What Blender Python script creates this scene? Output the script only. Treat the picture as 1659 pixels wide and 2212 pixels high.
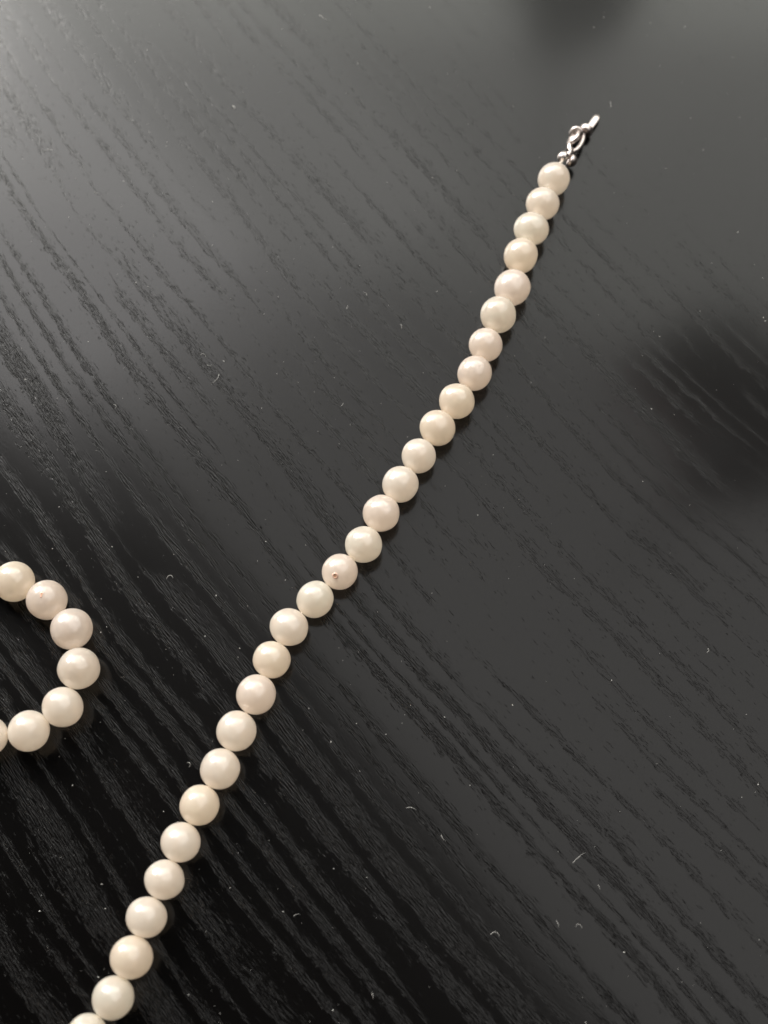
import bpy, bmesh, math, random
from mathutils import Vector, Matrix
from mathutils.bvhtree import BVHTree

# ------------------------------------------------------------------ scene reset
for o in list(bpy.data.objects):
    bpy.data.objects.remove(o, do_unlink=True)
sc = bpy.context.scene
col = sc.collection
MM = 0.001
random.seed(7)

# ------------------------------------------------------------------ camera
CAM_H = 190.0                                # mm above the tabletop
cam_d = bpy.data.cameras.new('camera')
cam = bpy.data.objects.new('camera', cam_d)
col.objects.link(cam)
cam.location = (0, 0, CAM_H * MM)
cam.rotation_euler = (math.radians(20.0), 0, 0)
cam_d.sensor_fit = 'HORIZONTAL'
cam_d.sensor_width = 27.0
cam_d.lens = 27.0 * 2300.0 / 1659.0
cam_d.clip_start = 0.005
cam_d.clip_end = 50
cam_d.dof.use_dof = True
cam_d.dof.focus_distance = 0.197
cam_d.dof.aperture_fstop = cam_d.lens / 2.8   # a phone lens: opening about 2.8 mm
sc.camera = cam

# ------------------------------------------------------------------ world: the dim rest of the room
w = bpy.data.worlds.new('World')
sc.world = w
w.use_nodes = True
bg = w.node_tree.nodes['Background']
bg.inputs[0].default_value = (1.0, 0.86, 0.74, 1)
bg.inputs[1].default_value = 0.010

# ------------------------------------------------------------------ lamps
def area(name, loc, target, sx, sy, power, color, roll=0.0):
    d = bpy.data.lights.new(name, 'AREA')
    d.shape = 'RECTANGLE'
    d.size, d.size_y = sx, sy
    d.energy = power
    d.color = color
    o = bpy.data.objects.new(name, d)
    col.objects.link(o)
    o.location = loc
    q = (Vector(target) - Vector(loc)).to_track_quat('-Z', 'Y')
    o.rotation_euler = (q.to_matrix() @ Matrix.Rotation(roll, 3, 'Z')).to_euler()
    return o

# window: low in the upper left of the picture
area('window_light', (-0.98, 1.10, 0.74), (-0.02, 0.06, 0), 0.68, 0.68, 42.0, (1.0, 0.97, 0.92))
# the brighter stretch of ceiling next to the window
ew = Vector((0.63, -0.77, 0)); nw = Vector((0.77, 0.63, 0))
for k, (wn, le, pw) in enumerate(((0.55, 1.30, 7.5), (0.95, 1.45, 4.5), (1.45, 1.6, 1.5))):
    cw = Vector((-0.67, 0.80, 1.5 + 0.02 * k)) + nw * wn * 0.5 - ew * (le * 0.5 - 0.05 - 0.12 * k)
    cl = area('window_ceiling_light', cw, cw - Vector((0, 0, 1)), le, wn, pw, (1.0, 0.97, 0.96))
    cl.rotation_euler = (0, 0, math.atan2(ew.y, ew.x))
# pale far wall, beyond the top of the picture
area('far_wall_light', (0.30, 2.05, 1.30), (0.0, 0.1, 0), 2.6, 0.9, 10.5, (0.97, 1.0, 0.89), math.radians(7))
area('far_ceiling_light', (0.15, 1.85, 1.62), (0.0, 0.1, 0), 2.4, 1.3, 9.0, (0.98, 1.0, 0.90), math.radians(-9))
# pale ceiling: its lower-left border runs along the diagonal of the picture
e = Vector((0.63, -0.77, 0)); n = Vector((0.77, 0.63, 0))
cc = Vector((-0.12, 0.35, 1.5)) + n * 1.3 + e * -0.25
ceil = area('ceiling_light', cc, cc - Vector((0, 0, 1)), 3.0, 2.6, 38.0, (1.0, 0.975, 0.94))
ceil.rotation_euler = (0, 0, math.atan2(e.y, e.x))

# ------------------------------------------------------------------ exposure
sc.view_settings.view_transform = 'Standard'
sc.view_settings.look = 'None'
sc.view_settings.exposure = 0.0
sc.view_settings.gamma = 1.0
sc.view_settings.use_curve_mapping = False
sc.render.engine = 'CYCLES'
sc.cycles.max_bounces = 16
sc.cycles.diffuse_bounces = 10
sc.cycles.transmission_bounces = 10
sc.render.resolution_x = 768
sc.render.resolution_y = 1024

# ------------------------------------------------------------------ helpers
def tag(o, label=None, cat=None, group=None, kind=None):
    if label: o['label'] = label
    if cat: o['category'] = cat
    if group: o['group'] = group
    if kind: o['kind'] = kind
    return o

def mesh_obj(name, verts, faces, mat, parent=None, smooth=True):
    me = bpy.data.meshes.new(name)
    me.from_pydata([tuple(v) for v in verts], [], faces)
    me.update()
    if smooth:
        me.polygons.foreach_set('use_smooth', [True] * len(me.polygons))
    me.materials.append(mat)
    o = bpy.data.objects.new(name, me)
    col.objects.link(o)
    if parent: o.parent = parent
    return o

def empty(name, loc):
    o = bpy.data.objects.new(name, None)
    o.empty_display_size = 0.005
    o.location = loc
    col.objects.link(o)
    return o

def tube(path, radius, seg=8, closed=False, taper=None):
    """verts, faces of a round tube along a list of Vectors (metres)"""
    P = [Vector(p) for p in path]
    N = len(P)
    V, F = [], []
    up = Vector((0, 0, 1))
    prev = None
    for i, p in enumerate(P):
        if closed:
            t = P[(i + 1) % N] - P[i - 1]
        else:
            t = P[min(i + 1, N - 1)] - P[max(i - 1, 0)]
        t.normalize()
        if prev is None:
            a = t.cross(up)
            if a.length < 1e-4: a = t.cross(Vector((1, 0, 0)))
        else:
            a = prev - t * prev.dot(t)
        a.normalize(); prev = a
        b = t.cross(a)
        r = radius * (taper(i / max(1, N - 1)) if taper else 1)
        for k in range(seg):
            an = 2 * math.pi * k / seg
            V.append(p + (a * math.cos(an) + b * math.sin(an)) * r)
    M_ = N if closed else N - 1
    for i in range(M_):
        j = (i + 1) % N
        for k in range(seg):
            l = (k + 1) % seg
            F.append((i * seg + k, i * seg + l, j * seg + l, j * seg + k))
    if not closed:
        F.append(tuple(range(seg))[::-1])
        F.append(tuple((N - 1) * seg + k for k in range(seg)))
    return V, F

# ------------------------------------------------------------------ node helper
class NG:
    def __init__(self, mat):
        self.t = mat.node_tree
    def new(self, typ, **kw):
        nd = self.t.nodes.new(typ)
        for k, v in kw.items(): setattr(nd, k, v)
        return nd
    def put(self, sock, v):
        if isinstance(v, bpy.types.NodeSocket): self.t.links.new(v, sock)
        else: sock.default_value = v
    def m(self, op, a, b=0.0, c=0.0):
        nd = self.new('ShaderNodeMath', operation=op)
        self.put(nd.inputs[0], a); self.put(nd.inputs[1], b); self.put(nd.inputs[2], c)
        return nd.outputs[0]
    def comb(self, x, y, z=0.0):
        nd = self.new('ShaderNodeCombineXYZ')
        for s, v in zip(nd.inputs, (x, y, z)): self.put(s, v)
        return nd.outputs[0]
    def noise(self, vec, detail=2.0, rough=0.5, scale=1.0):
        nd = self.new('ShaderNodeTexNoise')
        self.put(nd.inputs['Vector'], vec)
        nd.inputs['Scale'].default_value = scale
        nd.inputs['Detail'].default_value = detail
        nd.inputs['Roughness'].default_value = rough
        return nd.outputs[0]
    def voro(self, vec, rnd=1.0):
        nd = self.new('ShaderNodeTexVoronoi', voronoi_dimensions='2D', feature='F1')
        self.put(nd.inputs['Vector'], vec)
        nd.inputs['Scale'].default_value = 1.0
        nd.inputs['Randomness'].default_value = rnd
        sp = self.new('ShaderNodeSeparateColor')
        self.t.links.new(nd.outputs['Color'], sp.inputs[0])
        return nd.outputs['Distance'], sp.outputs[0], sp.outputs[1]
    def step(self, x, a, b, c=0.0, d=1.0, typ='SMOOTHSTEP'):
        nd = self.new('ShaderNodeMapRange', interpolation_type=typ, clamp=True) if typ == 'LINEAR' else self.new('ShaderNodeMapRange', interpolation_type=typ)
        self.put(nd.inputs[0], x)
        for i, v in zip((1, 2, 3, 4), (a, b, c, d)): self.put(nd.inputs[i], v)
        return nd.outputs[0]
    def mix(self, f, a, b):
        nd = self.new('ShaderNodeMix', data_type='RGBA')
        self.put(nd.inputs[0], f); self.put(nd.inputs[6], a); self.put(nd.inputs[7], b)
        return nd.outputs[2]

def material(name):
    m = bpy.data.materials.new(name)
    m.use_nodes = True
    return m, NG(m), m.node_tree.nodes['Principled BSDF']

def simple(name, color, rough=0.5, metal=0.0, **kw):
    m, g, p = material(name)
    p.inputs['Base Color'].default_value = (*color, 1)
    p.inputs['Roughness'].default_value = rough
    p.inputs['Metallic'].default_value = metal
    for k, v in kw.items(): p.inputs[k].default_value = v
    return m

# ------------------------------------------------------------------ black-brown open-pored veneer
def wood():
    m, g, p = material('black_brown_veneer')
    tc = g.new('ShaderNodeTexCoord')
    sp = g.new('ShaderNodeSeparateXYZ')
    g.t.links.new(tc.outputs['Object'], sp.inputs[0])
    x = g.m('MULTIPLY', sp.outputs[0], 1000.0)
    y = g.m('MULTIPLY', sp.outputs[1], 1000.0)
    th = math.radians(-51)
    u = g.m('ADD', g.m('MULTIPLY', x, math.cos(th)), g.m('MULTIPLY', y, math.sin(th)))
    v = g.m('ADD', g.m('MULTIPLY', x, -math.sin(th)), g.m('MULTIPLY', y, math.cos(th)))
    uc = g.m('ADD', u, 54.0)
    v = g.m('ADD', v, g.m('MULTIPLY', g.m('MULTIPLY', uc, uc), -0.00036))
    # slow waver of the growth rings and small wiggle of the pores
    n1 = g.noise(g.comb(g.m('MULTIPLY', u, 0.011), g.m('MULTIPLY', v, 0.035), 3.1), 1.0)
    n2 = g.noise(g.comb(g.m('MULTIPLY', u, 0.055), g.m('MULTIPLY', v, 0.14), 8.7), 2.0)
    n3 = g.noise(g.comb(g.m('MULTIPLY', u, 0.55), g.m('MULTIPLY', v, 0.9), 1.7), 2.0)
    vr = g.m('ADD', v, g.m('MULTIPLY', g.m('SUBTRACT', n1, 0.5), 9.0))
    vr = g.m('ADD', vr, g.m('MULTIPLY', g.m('SUBTRACT', n2, 0.5), 1.5))
    vp = g.m('ADD', v, g.m('MULTIPLY', g.m('SUBTRACT', n1, 0.5), 8.0))
    vp = g.m('ADD', vp, g.m('MULTIPLY', g.m('SUBTRACT', n3, 0.5), 0.26))
    # growth rings: a crisp border on the lower-left side, fading to the upper right
    nr = g.noise(g.comb(g.m('MULTIPLY', vr, 0.075), 0.0, 5.0), 1.0)
    ph = g.m('ADD', g.m('MULTIPLY', vr, 1 / 4.7), g.m('MULTIPLY', nr, 3.2))
    rag = g.noise(g.comb(g.m('MULTIPLY', u, 0.35), g.m('MULTIPLY', vp, 1.9), 31.0), 2.0, 0.6)
    ph = g.m('ADD', ph, g.m('MULTIPLY', g.m('SUBTRACT', rag, 0.5), 0.7))
    s = g.m('FRACT', ph)
    edge = g.step(s, 0.0, 0.07)
    D = g.m('MULTIPLY', g.m('POWER', g.m('SUBTRACT', 1.0, s), 2.0), edge)
    brk = g.noise(g.comb(g.m('MULTIPLY', u, 0.024), g.m('MULTIPLY', v, 0.12), 11.0), 2.0)
    D = g.m('MULTIPLY', D, g.step(brk, 0.32, 0.60, 0.08, 1.3, 'LINEAR'))
    D = g.m('ADD', g.m('MULTIPLY', g.m('MULTIPLY', D, 1.5), g.step(v, 85.0, 145.0, 1.0, 0.16, 'LINEAR')), 0.008)
    # pores: thin broken grooves, thickest inside the rings
    nA = g.noise(g.comb(g.m('MULTIPLY', u, 0.45), g.m('MULTIPLY', vp, 4.5), 6.0), 1.5, 0.55)
    nB = g.noise(g.comb(g.m('MULTIPLY', u, 0.24), g.m('MULTIPLY', vp, 3.0), 17.0), 1.0, 0.5)
    coarse = g.step(v, -5.0, 50.0, 0.23, 0.165, 'LINEAR')
    tA = g.m('SUBTRACT', 0.72, g.m('MULTIPLY', g.m('MINIMUM', D, 1.0), coarse))
    tB = g.m('SUBTRACT', 0.78, g.m('MULTIPLY', g.m('MINIMUM', D, 1.0), 0.24))
    pore = g.m('MAXIMUM', g.step(nA, tA, g.m('ADD', tA, 0.07)), g.step(nB, tB, g.m('ADD', tB, 0.07)))
    band = g.step(D, 0.12, 0.7)
    # relief in metres
    micro = g.noise(g.comb(g.m('MULTIPLY', u, 0.8), g.m('MULTIPLY', v, 2.2), 2.0), 3.0)
    h = g.m('MULTIPLY', pore, g.step(v, -5.0, 55.0, -0.00006, -0.000026, 'LINEAR'))
    h = g.m('ADD', h, g.m('MULTIPLY', band, g.m('MULTIPLY', g.m('SUBTRACT', nA, 0.5), g.step(v, -5.0, 50.0, -0.00012, -0.00002, 'LINEAR'))))
    h = g.m('ADD', h, g.m('MULTIPLY', micro, 0.000003))
    bp = g.new('ShaderNodeBump')
    bp.inputs['Strength'].default_value = 1.0
    bp.inputs['Distance'].default_value = 1.0
    g.put(bp.inputs['Height'], h)
    g.t.links.new(bp.outputs[0], p.inputs['Normal'])
    g.t.links.new(bp.outputs[0], p.inputs['Coat Normal'])
    tint = g.noise(g.comb(g.m('MULTIPLY', u, 0.03), g.m('MULTIPLY', v, 0.1), 21.0), 2.0)
    c0 = g.mix(tint, (0.0007, 0.0006, 0.0006, 1), (0.0013, 0.0010, 0.0009, 1))
    g.put(p.inputs['Base Color'], g.mix(pore, c0, (0.0013, 0.0009, 0.0008, 1)))
    rg = g.m('ADD', 0.34, g.m('MULTIPLY', g.m('MAXIMUM', pore, g.m('MULTIPLY', band, 0.6)), 0.06))
    g.put(p.inputs['Roughness'], rg)
    p.inputs['IOR'].default_value = 1.45
    p.inputs['Specular IOR Level'].default_value = 0.12
    p.inputs['Coat Weight'].default_value = 0.70
    p.inputs['Coat IOR'].default_value = 1.45
    g.put(p.inputs['Coat Roughness'], g.m('ADD', 0.13, g.m('MULTIPLY', g.m('MAXIMUM', pore, g.m('MULTIPLY', band, 0.5)), 0.10)))
    return m

WOOD = wood()

bm = bmesh.new()
bmesh.ops.create_cube(bm, size=1.0)
for v_ in bm.verts:
    v_.co = Vector((v_.co.x * 1.1, v_.co.y * 0.75 + 0.1, v_.co.z * 0.03 - 0.015))
bmesh.ops.bevel(bm, geom=bm.edges[:], offset=0.002, segments=3, affect='EDGES')
me = bpy.data.meshes.new('tabletop'); bm.to_mesh(me); bm.free()
me.materials.append(WOOD)
table = bpy.data.objects.new('tabletop', me); col.objects.link(table)
tag(table, 'black-brown wood veneer tabletop with open diagonal grain', kind='structure')

# ------------------------------------------------------------------ pearl material
def pearl_mat():
    m, g, p = material('pearl_nacre')
    oi = g.new('ShaderNodeObjectInfo')
    tc = g.new('ShaderNodeTexCoord')
    mp = g.new('ShaderNodeVectorMath', operation='MULTIPLY_ADD')
    g.t.links.new(tc.outputs['Object'], mp.inputs[0])
    mp.inputs[1].default_value = (260, 260, 260)
    rv = g.m('MULTIPLY', oi.outputs['Random'], 40.0)
    g.put(mp.inputs[2], g.comb(rv, rv, rv))
    n = g.noise(mp.outputs[0], 2.0)
    base = g.mix(g.m('MULTIPLY', g.step(n, 0.35, 0.65), 0.6), oi.outputs['Color'], (0.95, 0.85, 0.77, 1))
    n2 = g.noise(mp.outputs[0], 3.0, 0.6, 2.5)
    bp = g.new('ShaderNodeBump')
    bp.inputs['Strength'].default_value = 1.0
    bp.inputs['Distance'].default_value = 1.0
    g.put(bp.inputs['Height'], g.m('MULTIPLY', n2, 0.00005))
    # translucent body under a glossy nacre skin
    dif = g.new('ShaderNodeBsdfDiffuse'); g.put(dif.inputs['Color'], base)
    trl = g.new('ShaderNodeBsdfTranslucent'); g.put(trl.inputs['Color'], g.mix(0.35, (1.0, 0.885, 0.745, 1), base))
    body = g.new('ShaderNodeMixShader'); body.inputs[0].default_value = 0.72
    g.t.links.new(dif.outputs[0], body.inputs[1]); g.t.links.new(trl.outputs[0], body.inputs[2])
    g1 = g.new('ShaderNodeBsdfGlossy'); g1.inputs['Roughness'].default_value = 0.15
    g2 = g.new('ShaderNodeBsdfGlossy'); g2.inputs['Roughness'].default_value = 0.36
    gl = g.new('ShaderNodeMixShader'); gl.inputs[0].default_value = 0.42
    g.t.links.new(g1.outputs[0], gl.inputs[1]); g.t.links.new(g2.outputs[0], gl.inputs[2])
    for nd in (dif, g1, g2): g.t.links.new(bp.outputs[0], nd.inputs['Normal'])
    fr = g.new('ShaderNodeFresnel'); fr.inputs['IOR'].default_value = 2.15
    out = g.new('ShaderNodeMixShader')
    geo = g.new('ShaderNodeNewGeometry')
    g.put(out.inputs[0], g.m('MULTIPLY', fr.outputs[0], g.m('SUBTRACT', 1.0, geo.outputs['Backfacing'])))
    g.t.links.new(body.outputs[0], out.inputs[1]); g.t.links.new(gl.outputs[0], out.inputs[2])
    mo = [x_ for x_ in g.t.nodes if x_.type == 'OUTPUT_MATERIAL'][0]
    g.t.links.new(out.outputs[0], mo.inputs['Surface'])
    g.t.nodes.remove(p)
    return m

NACRE = pearl_mat()
PIT = simple('bare_pit', (0.60, 0.33, 0.20), 0.55)
LIP = simple('pit_lip', (0.85, 0.58, 0.45), 0.35)
THREAD = simple('silk_thread', (0.75, 0.66, 0.55), 0.7)
SILVER = simple('silver', (0.80, 0.72, 0.68), 0.36, 1.0)

IVORY = (0.99, 0.97, 0.93); PINK = (0.985, 0.92, 0.89); GREEN = (0.955, 0.97, 0.915); PEACH = (0.99, 0.93, 0.82)

def pearl_mesh(rng, r, half):
    """slightly irregular bead: cross radius r, half length along its drill axis (Z), metres"""
    nu, nv = 44, 28
    ph = [rng.uniform(0, 6.28) for _ in range(6)]
    am = [rng.uniform(-1, 1) for _ in range(6)]
    V, F = [], []
    def pt(lat, lon):
        nx, ny, nz = math.cos(lat) * math.cos(lon), math.cos(lat) * math.sin(lon), math.sin(lat)
        d = 1 + 0.026 * (am[0] * math.sin(2 * lon + ph[0]) * math.cos(lat) ** 2 + am[1] * math.sin(2.2 * nx + ph[1])
                         + am[2] * math.sin(2.6 * ny + ph[2]) + 0.5 * am[3] * math.sin(5 * nz + ph[3]) + 0.35 * am[4] * math.sin(6 * nx + 4 * ny + ph[4]))
        return Vector((nx * r * d, ny * r * d, nz * half * (1 + (d - 1) * 0.3)))
    V.append(pt(-math.pi / 2, 0))
    for i in range(1, nv):
        la = -math.pi / 2 + math.pi * i / nv
        for k in range(nu): V.append(pt(la, 2 * math.pi * k / nu))
    V.append(pt(math.pi / 2, 0))
    for k in range(nu): F.append((0, 1 + (k + 1) % nu, 1 + k))
    for i in range(nv - 2):
        a = 1 + i * nu; b = a + nu
        for k in range(nu):
            l = (k + 1) % nu
            F.append((a + k, a + l, b + l, b + k))
    top = len(V) - 1; a = 1 + (nv - 2) * nu
    for k in range(nu): F.append((a + k, a + (k + 1) % nu, top))
    return V, F

def strand(root, spots, tints, seed):
    rng = random.Random(seed)
    pts = [Vector((x, y, r)) * MM for x, y, r in spots]
    rs = [r * MM for _, _, r in spots]
    out = []
    base = Vector(root.location)
    for i, p in enumerate(pts):
        a = pts[max(i - 1, 0)]; b = pts[min(i + 1, len(pts) - 1)]
        ax = (b - a).normalized()
        # half length: neighbours meet half way between their centres
        hs = []
        if i > 0: hs.append((p - pts[i - 1]).length * rs[i] / (rs[i] + rs[i - 1]))
        if i < len(pts) - 1: hs.append((p - pts[i + 1]).length * rs[i] / (rs[i] + rs[i + 1]))
        half = min(sum(hs) / len(hs), rs[i] * 1.04)
        V, F = pearl_mesh(rng, rs[i], half)
        fl = rng.uniform(0.955, 1.0)
        V = [Vector((q.x * fl, q.y, q.z)) for q in V]
        o = mesh_obj('pearl', V, F, NACRE, root)
        q = ax.to_track_quat('Z', 'Y')
        spin = Matrix.Rotation(rng.uniform(0, 6.28), 4, 'Z')
        o.matrix_basis = Matrix.Translation(p - base) @ q.to_matrix().to_4x4() @ spin
        c = tints.get(i) or rng.choice([IVORY, IVORY, PEACH, IVORY, GREEN])
        j = rng.uniform(0.955, 1.02)
        o.color = (min(1, c[0] * j), min(1, c[1] * j), min(1, c[2] * j), 1)
        out.append((o, p, rs[i]))
    V, F = tube([p - base for p in pts], 0.00028, 6)
    mesh_obj('thread', V, F, THREAD, root)
    return out

def on_pearl(entry, ox, oy):
    """point and normal on a bead at picture offset (ox right, oy up) of its radius"""
    o, p, r = entry
    view = (Vector(cam.location) - p).normalized()
    right = Vector((1, 0, 0)); right = (right - view * right.dot(view)).normalized()
    up = view.cross(right)
    nn = right * ox + up * oy + view * math.sqrt(max(0, 1 - ox * ox - oy * oy))
    return nn.normalized()

def lathe(profile, seg=20, wob=None):
    V, F = [], []
    for i, (r, z) in enumerate(profile):
        for k in range(seg):
            a = 2 * math.pi * k / seg
            rr = r * (wob(a) if wob else 1)
            V.append(Vector((rr * math.cos(a), rr * math.sin(a), z)))
    for i in range(len(profile) - 1):
        for k in range(seg):
            l = (k + 1) % seg
            F.append((i * seg + k, i * seg + l, (i + 1) * seg + l, (i + 1) * seg + k))
    return V, F

def pit(entry, ox, oy, size, wob=None, label=None):
    o, p, r = entry
    nn = on_pearl(entry, ox, oy)
    inv = o.matrix_basis.to_3x3().inverted()
    nl = (inv @ nn).normalized()
    # surface point along that normal direction of the real mesh
    bvh = BVHTree.FromPolygons([v.co for v in o.data.vertices], [p_.vertices for p_ in o.data.polygons])
    pos, sn, _, _ = bvh.ray_cast(nl * 0.01, -nl)
    M4 = Matrix.Translation(pos) @ sn.to_track_quat('Z', 'Y').to_matrix().to_4x4()
    prof = [(1.35, -0.14), (1.15, 0.03), (0.95, 0.10), (0.78, 0.09), (0.66, 0.02)]
    V, F = lathe([(a * size, b * size * 1.6) for a, b in prof], 24, wob)
    a = mesh_obj('pit_lip', V, F, LIP, o); a.matrix_basis = M4
    prof = [(0.74, 0.06), (0.55, 0.025), (0.25, 0.03), (0.001, 0.02)]
    V, F = lathe([(a_ * size, b * size * 1.6) for a_, b in prof], 24, wob)
    b_ = mesh_obj('drill_pit', V, F, PIT, o); b_.matrix_basis = M4
    if label: b_['label'] = label

# ------------------------------------------------------------------ two dark shapes added out of view; the veneer mirrors them as dark patches
def blocker(loc, r, hgt, color, label):
    root = empty('added_blocker', loc)
    prof = [(0.16, 1.0), (0.3, 0.98), (0.62, 0.8), (0.9, 0.42), (1.0, 0.0), (0.97, 0.0), (0.86, 0.40), (0.58, 0.76), (0.28, 0.93), (0.16, 0.95)]
    V, F = lathe([(a * r, b * hgt) for a, b in prof], 48, lambda t: 1 + 0.17 * math.sin(3 * t + 0.7) + 0.12 * math.sin(5 * t) + 0.08 * math.sin(9 * t + 2) + 0.05 * math.sin(14 * t))
    mesh_obj('blocker', V, F, simple('blocker_' + label.split()[1], color, 0.6), root)
    V, F = tube([Vector((0, 0, hgt * 0.9)), Vector((0, 0, hgt + 0.62))], 0.004, 8)
    mesh_obj('blocker_cord', V, F, simple('blocker_cord', (0.02, 0.02, 0.02), 0.6), root)
    tag(root, label, 'reflection_blocker')

# ------------------------------------------------------------------ the long strand
MAIN = [(35.69, 142.5, 3.47), (33.04, 136.26, 3.45), (30.42, 130.07, 3.52), (28.04, 123.62, 3.49), (25.92, 116.06, 3.56), (22.88, 109.71, 3.66), (20.1, 103.12, 3.33), (17.72, 96.84, 3.39), (14.13, 90.7, 3.45), (10.26, 85.11, 3.42), (6.65, 79.28, 3.31), (3.09, 73.43, 3.49), (-0.47, 67.59, 3.5), (-3.8, 61.52, 3.46), (-8.08, 56.31, 3.35), (-12.53, 51.14, 3.39), (-16.98, 45.89, 3.44), (-19.93, 40.01, 3.39), (-22.45, 33.8, 3.58), (-25.57, 27.47, 3.45), (-28.2, 21.11, 3.47), (-31.27, 15.05, 3.41), (-34.1, 9.05, 3.35), (-36.41, 3.11, 3.29), (-38.95, -2.7, 3.3), (-40.86, -8.79, 3.45), (-43.37, -14.75, 3.31), (-47.15, -20.2, 3.25),
        (-50.6, -25.7, 3.35), (-55.3, -30.5, 3.4), (-60.8, -34.4, 3.4), (-67.0, -37.3, 3.45), (-73.7, -39.2, 3.5), (-80.6, -39.8, 3.45)]
necklace = empty('pearl_necklace', (35.69 * MM, 142.5 * MM, 0))
tag(necklace, 'long strand of cream pearls with silver clasp lying diagonally across the black table', 'necklace')
ents = strand(necklace, MAIN, {0: IVORY, 1: IVORY, 2: GREEN, 3: PEACH, 4: PINK, 5: GREEN, 6: PINK, 7: PINK, 8: PEACH, 9: PEACH, 10: IVORY, 11: IVORY, 12: PINK, 13: GREEN, 14: PINK, 15: GREEN, 16: IVORY, 17: PEACH, 18: PINK, 19: IVORY, 20: IVORY, 21: PEACH, 22: IVORY, 23: IVORY, 24: IVORY, 25: PEACH, 26: GREEN, 27: GREEN}, 3)
ents[14][0]['label'] = 'pinkish pearl with an open drill pit facing up'
pit(ents[14], -0.25, -0.22, 0.46 * MM)

# ------------------------------------------------------------------ the bent strand at the left edge
LOOP = [(-92.5, 56.2, 3.5), (-87.6, 58.6, 3.5), (-80.9, 59.0, 3.5), (-74.1, 57.2, 3.55),
        (-67.31, 54.29, 3.64), (-60.97, 50.9, 3.63), (-55.9, 45.57, 3.69), (-53.95, 38.37, 3.71), (-56.15, 31.62, 3.58), (-61.57, 27.45, 3.6), (-68.77, 26.58, 3.57),
        (-75.8, 27.3, 3.55), (-82.6, 29.2, 3.5), (-89.3, 31.2, 3.5)]
LOOP = LOOP[1:]
loop = empty('pearl_strand', (-53.95 * MM, 38.37 * MM, 0))
tag(loop, 'short bent row of cream pearls coming in from the left edge of the table', 'necklace')
le = strand(loop, LOOP, {3: PEACH, 4: PINK, 5: PINK, 6: IVORY, 7: IVORY, 8: IVORY, 9: IVORY}, 11)
le[4][0]['label'] = 'pearl with a small peach-coloured chip on top'
pit(le[4], -0.26, 0.27, 0.34 * MM, lambda a: 0.8 + 0.35 * math.sin(2 * a + 0.6) + 0.2 * math.sin(3 * a))

# ------------------------------------------------------------------ clasp
B = Vector(necklace.location)
def L_(x, y, z): return Vector((x, y, z)) * MM - B

def blade():
    """flat tapered tongue with a rounded tip"""
    a, b = L_(44.3, 156.9, 1.2), L_(46.9, 161.2, 0.75)
    t = (b - a).normalized(); s = t.cross(Vector((0, 0, 1))).normalized(); nrm = s.cross(t)
    Lg = (b - a).length
    V, F, N = [], [], 12
    for i in range(N + 1):
        f = i / N
        wd = 0.72 * MM * (0.8 + 0.25 * math.sin(f * 2.6))
        if f > 0.82: wd *= math.sqrt(max(0.02, 1 - ((f - 0.82) / 0.18) ** 2))
        c = a + t * Lg * f
        hh = 0.32 * MM
        for sx, sz in ((-1, -0.6), (-0.75, -1), (0.75, -1), (1, -0.6), (1, 0.6), (0.75, 1), (-0.75, 1), (-1, 0.6)):
            V.append(c + s * wd * sx + nrm * hh * sz)
    for i in range(N):
        for k in range(8):
            l = (k + 1) % 8
            F.append((i * 8 + k, i * 8 + l, i * 8 + 8 + l, i * 8 + 8 + k))
    F.append(tuple(range(8))[::-1]); F.append(tuple(N * 8 + k for k in range(8)))
    return V, F

clasp = mesh_obj('clasp', *blade(), SILVER, necklace)
clasp['label'] = 'silver clasp end with flat tongue'

def ring(c, ax1, ax2, ra, rb, rad, nm, seg=28):
    pts = [c + ax1 * math.cos(2 * math.pi * k / seg) * ra + ax2 * math.sin(2 * math.pi * k / seg) * rb for k in range(seg)]
    V, F = tube(pts, rad, 10, closed=True)
    return mesh_obj(nm, V, F, SILVER, clasp)

ta = (L_(46.9, 161.2, 0.75) - L_(44.3, 156.9, 1.2)).normalized()
tb = ta.cross(Vector((0, 0, 1))).normalized()
tn = tb.cross(ta)
# collar: a band wrapped round the root of the tongue
c0 = L_(43.85, 156.75, 1.45)
Vc, Fc = lathe([(0.6, -0.95), (1.2, -0.9), (1.42, -0.6), (1.3, -0.35), (1.4, -0.1), (1.45, 0.25), (1.25, 0.55), (0.85, 0.8), (0.3, 0.85)], 24)
Mc = Matrix.Translation(c0) @ ta.to_track_quat('Z', 'Y').to_matrix().to_4x4()
collar = mesh_obj('collar', [v * MM for v in Vc], Fc, SILVER, clasp); collar.matrix_basis = Mc
# end loop of the clasp (lying flat) and the jump ring hooked into it
la = (L_(43.0, 156.2, 1.4) - L_(40.2, 150.2, 2.2)).normalized()
lb = Vector((la.y, -la.x, 0)).normalized()
ring(L_(41.45, 153.35, 1.75), la, lb, 3.0 * MM, 1.15 * MM, 0.5 * MM, 'link')
jb = (lb * 0.55 + Vector((0, 0, 0.85))).normalized()
ring(L_(40.9, 154.1, 2.15), la, jb, 1.5 * MM, 1.25 * MM, 0.5 * MM, 'jump_ring')
ring(L_(41.5, 155.3, 2.0), (la * 0.6 + Vector((0, 0, 0.8))).normalized(), lb, 1.15 * MM, 1.1 * MM, 0.45 * MM, 'jump_ring')

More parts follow.
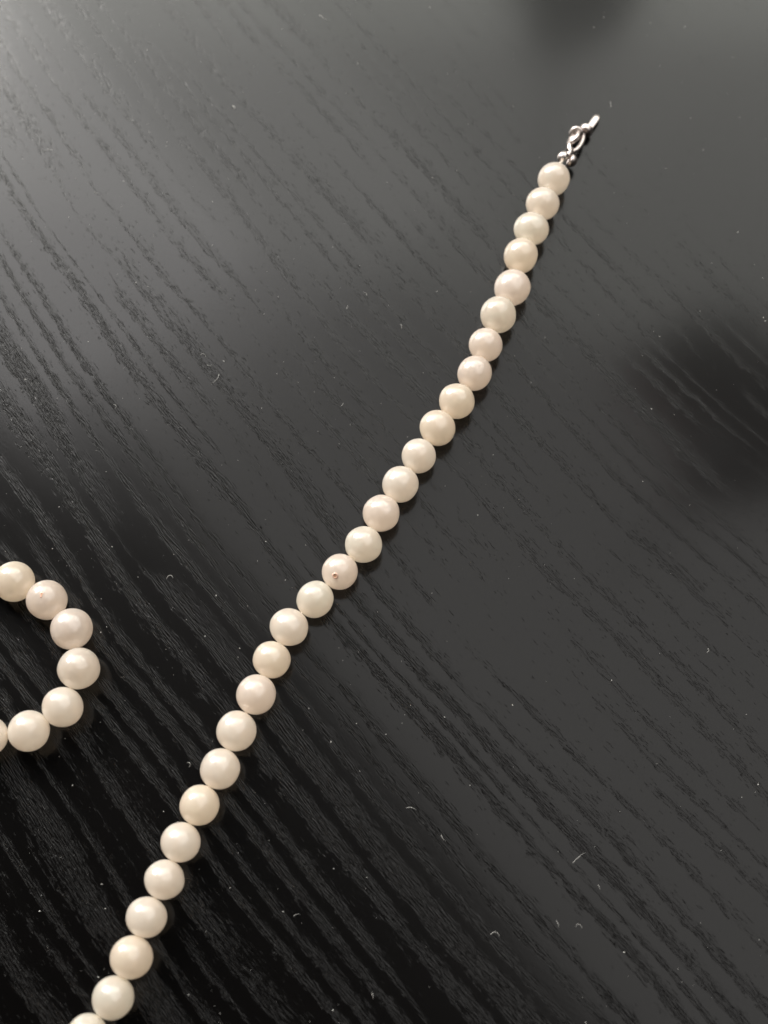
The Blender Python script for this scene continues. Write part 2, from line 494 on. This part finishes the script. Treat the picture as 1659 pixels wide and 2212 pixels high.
# clamshell tip that hides the knot behind the first pearl: two cups and a hook
def cup(c, axis, r):
    prof = []
    for k in range(9):
        a = math.radians(2 + k * 13.0)
        prof.append((r * math.sin(a), -r * math.cos(a)))
    prof += [(q * 0.82, z_ + 0.0 if i else z_) for i, (q, z_) in enumerate([(x_, y_) for x_, y_ in prof[::-1]][:6])]
    V, F = lathe(prof, 20)
    o = mesh_obj('bead_cup', V, F, SILVER, clasp)
    o.matrix_basis = Matrix.Translation(c) @ Vector(axis).to_track_quat('Z', 'Y').to_matrix().to_4x4()
    return o
cup(L_(38.2, 148.3, 3.0), (lb.x * 0.9, lb.y * 0.9, -0.2), 1.3 * MM)
cup(L_(39.85, 148.05, 2.3), (-lb.x * 0.9, -lb.y * 0.9, 0.35), 1.35 * MM)
hook = [L_(39.1, 148.4, 2.9), L_(39.5, 149.4, 3.0), L_(39.9, 150.3, 2.9), L_(40.3, 150.9, 2.4), L_(40.2, 150.7, 1.8), L_(39.8, 149.9, 1.6), L_(39.4, 149.1, 1.9)]
mesh_obj('hook', *tube(hook, 0.45 * MM, 8), SILVER, clasp)
mesh_obj('thread_end', *tube([L_(36.3, 144.2, 3.45), L_(37.4, 146.6, 3.4), L_(39.0, 148.5, 2.9)], 0.3 * MM, 6), THREAD, clasp)

blocker((0.37, 0.48, 0.80), 0.105, 0.10, (0.45, 0.05, 0.06), 'dark maroon made-up shade mirrored as a dark patch in the right of the tabletop')
blocker((0.235, 1.06, 0.80), 0.085, 0.09, (0.006, 0.022, 0.022), 'dark teal made-up shade mirrored as a dark patch at the top of the tabletop')

# ------------------------------------------------------------------ lint fibres
LINT = simple('lint', (0.80, 0.78, 0.74), 0.8)
def fibre(x, y, length, ang, curl, label, rad=0.04, seed=0):
    rng = random.Random(seed * 13 + 5)
    a = math.radians(ang); p = Vector((0, 0, rad)); pts = [p.copy()]
    N = 12; st = length / N
    lift = rng.uniform(0.1, 0.4)
    for i in range(N):
        a += curl / N + rng.uniform(-0.16, 0.16)
        p = p + Vector((math.cos(a) * st, math.sin(a) * st, 0))
        p.z = rad + lift * math.sin(math.pi * (i + 1) / N)
        pts.append(p.copy())
    mid = sum(pts, Vector()) / len(pts); mid.z = 0
    V, F = tube([(q - mid) * MM for q in pts], rad * MM, 5, taper=lambda f: 1 - 0.5 * f)
    o = mesh_obj('lint_fibre', V, F, LINT)
    o.location = (x * MM, y * MM, 0)
    tag(o, label, 'lint', 'lint fibres on the tabletop')
FIB = [
 (-36.2, 102.6, 2.2, 40, -3.0, 'tiny hooked white lint fibre, upper of three in the left half of the table'),
 (-34.9, 100.3, 1.8, 250, -2.2, 'short bent white lint fibre in the middle of three on the left half'),
 (-33.4, 97.2, 3.6, -85, -0.7, 'longest white lint hair, lower of three in the left half of the table'),
 (3.5, 109.2, 1.6, 70, 1.6, 'small curled lint fibre left of the sixth pearl from the clasp'),
 (-3.75, 116.8, 1.5, 100, 0.8, 'short upright lint fibre in the upper middle of the table'),
 (-7.5, 113.5, 1.5, 65, 0.5, 'short slanted lint fibre just below the upright one, upper middle of the table'),
 (-8.2, 91.6, 1.2, 10, 2.0, 'tiny crumpled lint bit left of the ninth pearl from the clasp'),
 (-39.8, 56.3, 2.6, 80, 3.4, 'looped white lint fibre right of the bent row of pearls'),
 (-52.9, 91.3, 1.8, 20, -3.0, 'small arched lint fibre on dark grain above the bent row of pearls'),
 (-72.7, 152.5, 3.2, 35, -1.6, 'pale lint fibre near the left edge high up on the table'),
 (-61.4, 141.4, 1.5, 30, -2.2, 'tiny arched lint fibre in the upper left of the table'),
 (-13.7, 189.1, 4.2, -80, 1.2, 'bent lint fibre at the top edge of the picture near the middle'),
 (4.75, 14.8, 2.6, 20, -1.4, 'thin lint fibre in the lower middle, right of the long strand'),
 (10.1, 9.8, 1.9, -80, 1.4, 'short hooked lint fibre in the lower middle of the table'),
 (33.0, 6.7, 3.8, 55, -0.5, 'largest white lint fibre in the lower right of the table'),
 (18.5, -5.3, 2.8, 60, -1.8, 'bent lint fibre low on the table right of the black reflection'),
 (28.9, -3.8, 1.5, 95, 1.2, 'faint curved lint fibre, left one of a pair in the lower right'),
 (32.4, -4.1, 2.4, 70, 3.0, 'curly lint fibre, right one of a pair in the lower right'),
 (36.2, 2.0, 1.1, 100, 0.8, 'tiny lint fibre below the largest one in the lower right'),
 (58.7, 42.4, 1.3, 20, 1.8, 'tiny lint fibre by the right edge of the table'),
 (-34.0, 22.2, 1.9, 40, -3.6, 'small looped lint fibre left of the long strand in the dark area'),
 (-14.6, -2.4, 1.6, 60, -1.0, 'small lint fibre low on the dark wood right of the strand'),
 (-1.85, -14.7, 1.4, 70, 0.4, 'short lint fibre at the bottom edge of the picture'),
 (50.0, 164.9, 2.2, 80, 0.4, 'small faint lint fibre up and right of the clasp tip'),
 (-33.1, 164.0, 1.5, 60, 2.4, 'yellowish crumb of lint in the upper left middle of the table'),
]
for i, (x, y, ln, an, cu, lab) in enumerate(FIB):
    ln *= 0.72
    fibre(x, y, ln, an, cu, lab, 0.075 if i == 24 else 0.026, i)

# ------------------------------------------------------------------ dust specks
rng = random.Random(21)
V, F = [], []
for i in range(900):
    x = rng.uniform(-110, 110); y = rng.uniform(-45, 215)
    if rng.random() < 0.35: x = -abs(x)
    r = rng.choice([0.025, 0.03, 0.035, 0.04, 0.05, 0.08]) * rng.uniform(0.7, 1.2)
    st = rng.uniform(1, 2.4); an = rng.uniform(0, 3.14)
    b = len(V)
    for dx, dy, dz in ((1, 0, 0), (0, 1, 0), (-1, 0, 0), (0, -1, 0), (0, 0, 1), (0, 0, -0.3)):
        lx, ly = dx * r * st, dy * r
        V.append(Vector((x + lx * math.cos(an) - ly * math.sin(an), y + lx * math.sin(an) + ly * math.cos(an), 0.3 * r + dz * r)) * MM)
    for a_, c_ in ((0, 1), (1, 2), (2, 3), (3, 0)):
        F.append((b + a_, b + c_, b + 4)); F.append((b + c_, b + a_, b + 5))
dust = mesh_obj('dust', V, F, LINT, smooth=False)
tag(dust, 'fine pale dust specks scattered over the black tabletop', 'dust', kind='stuff')
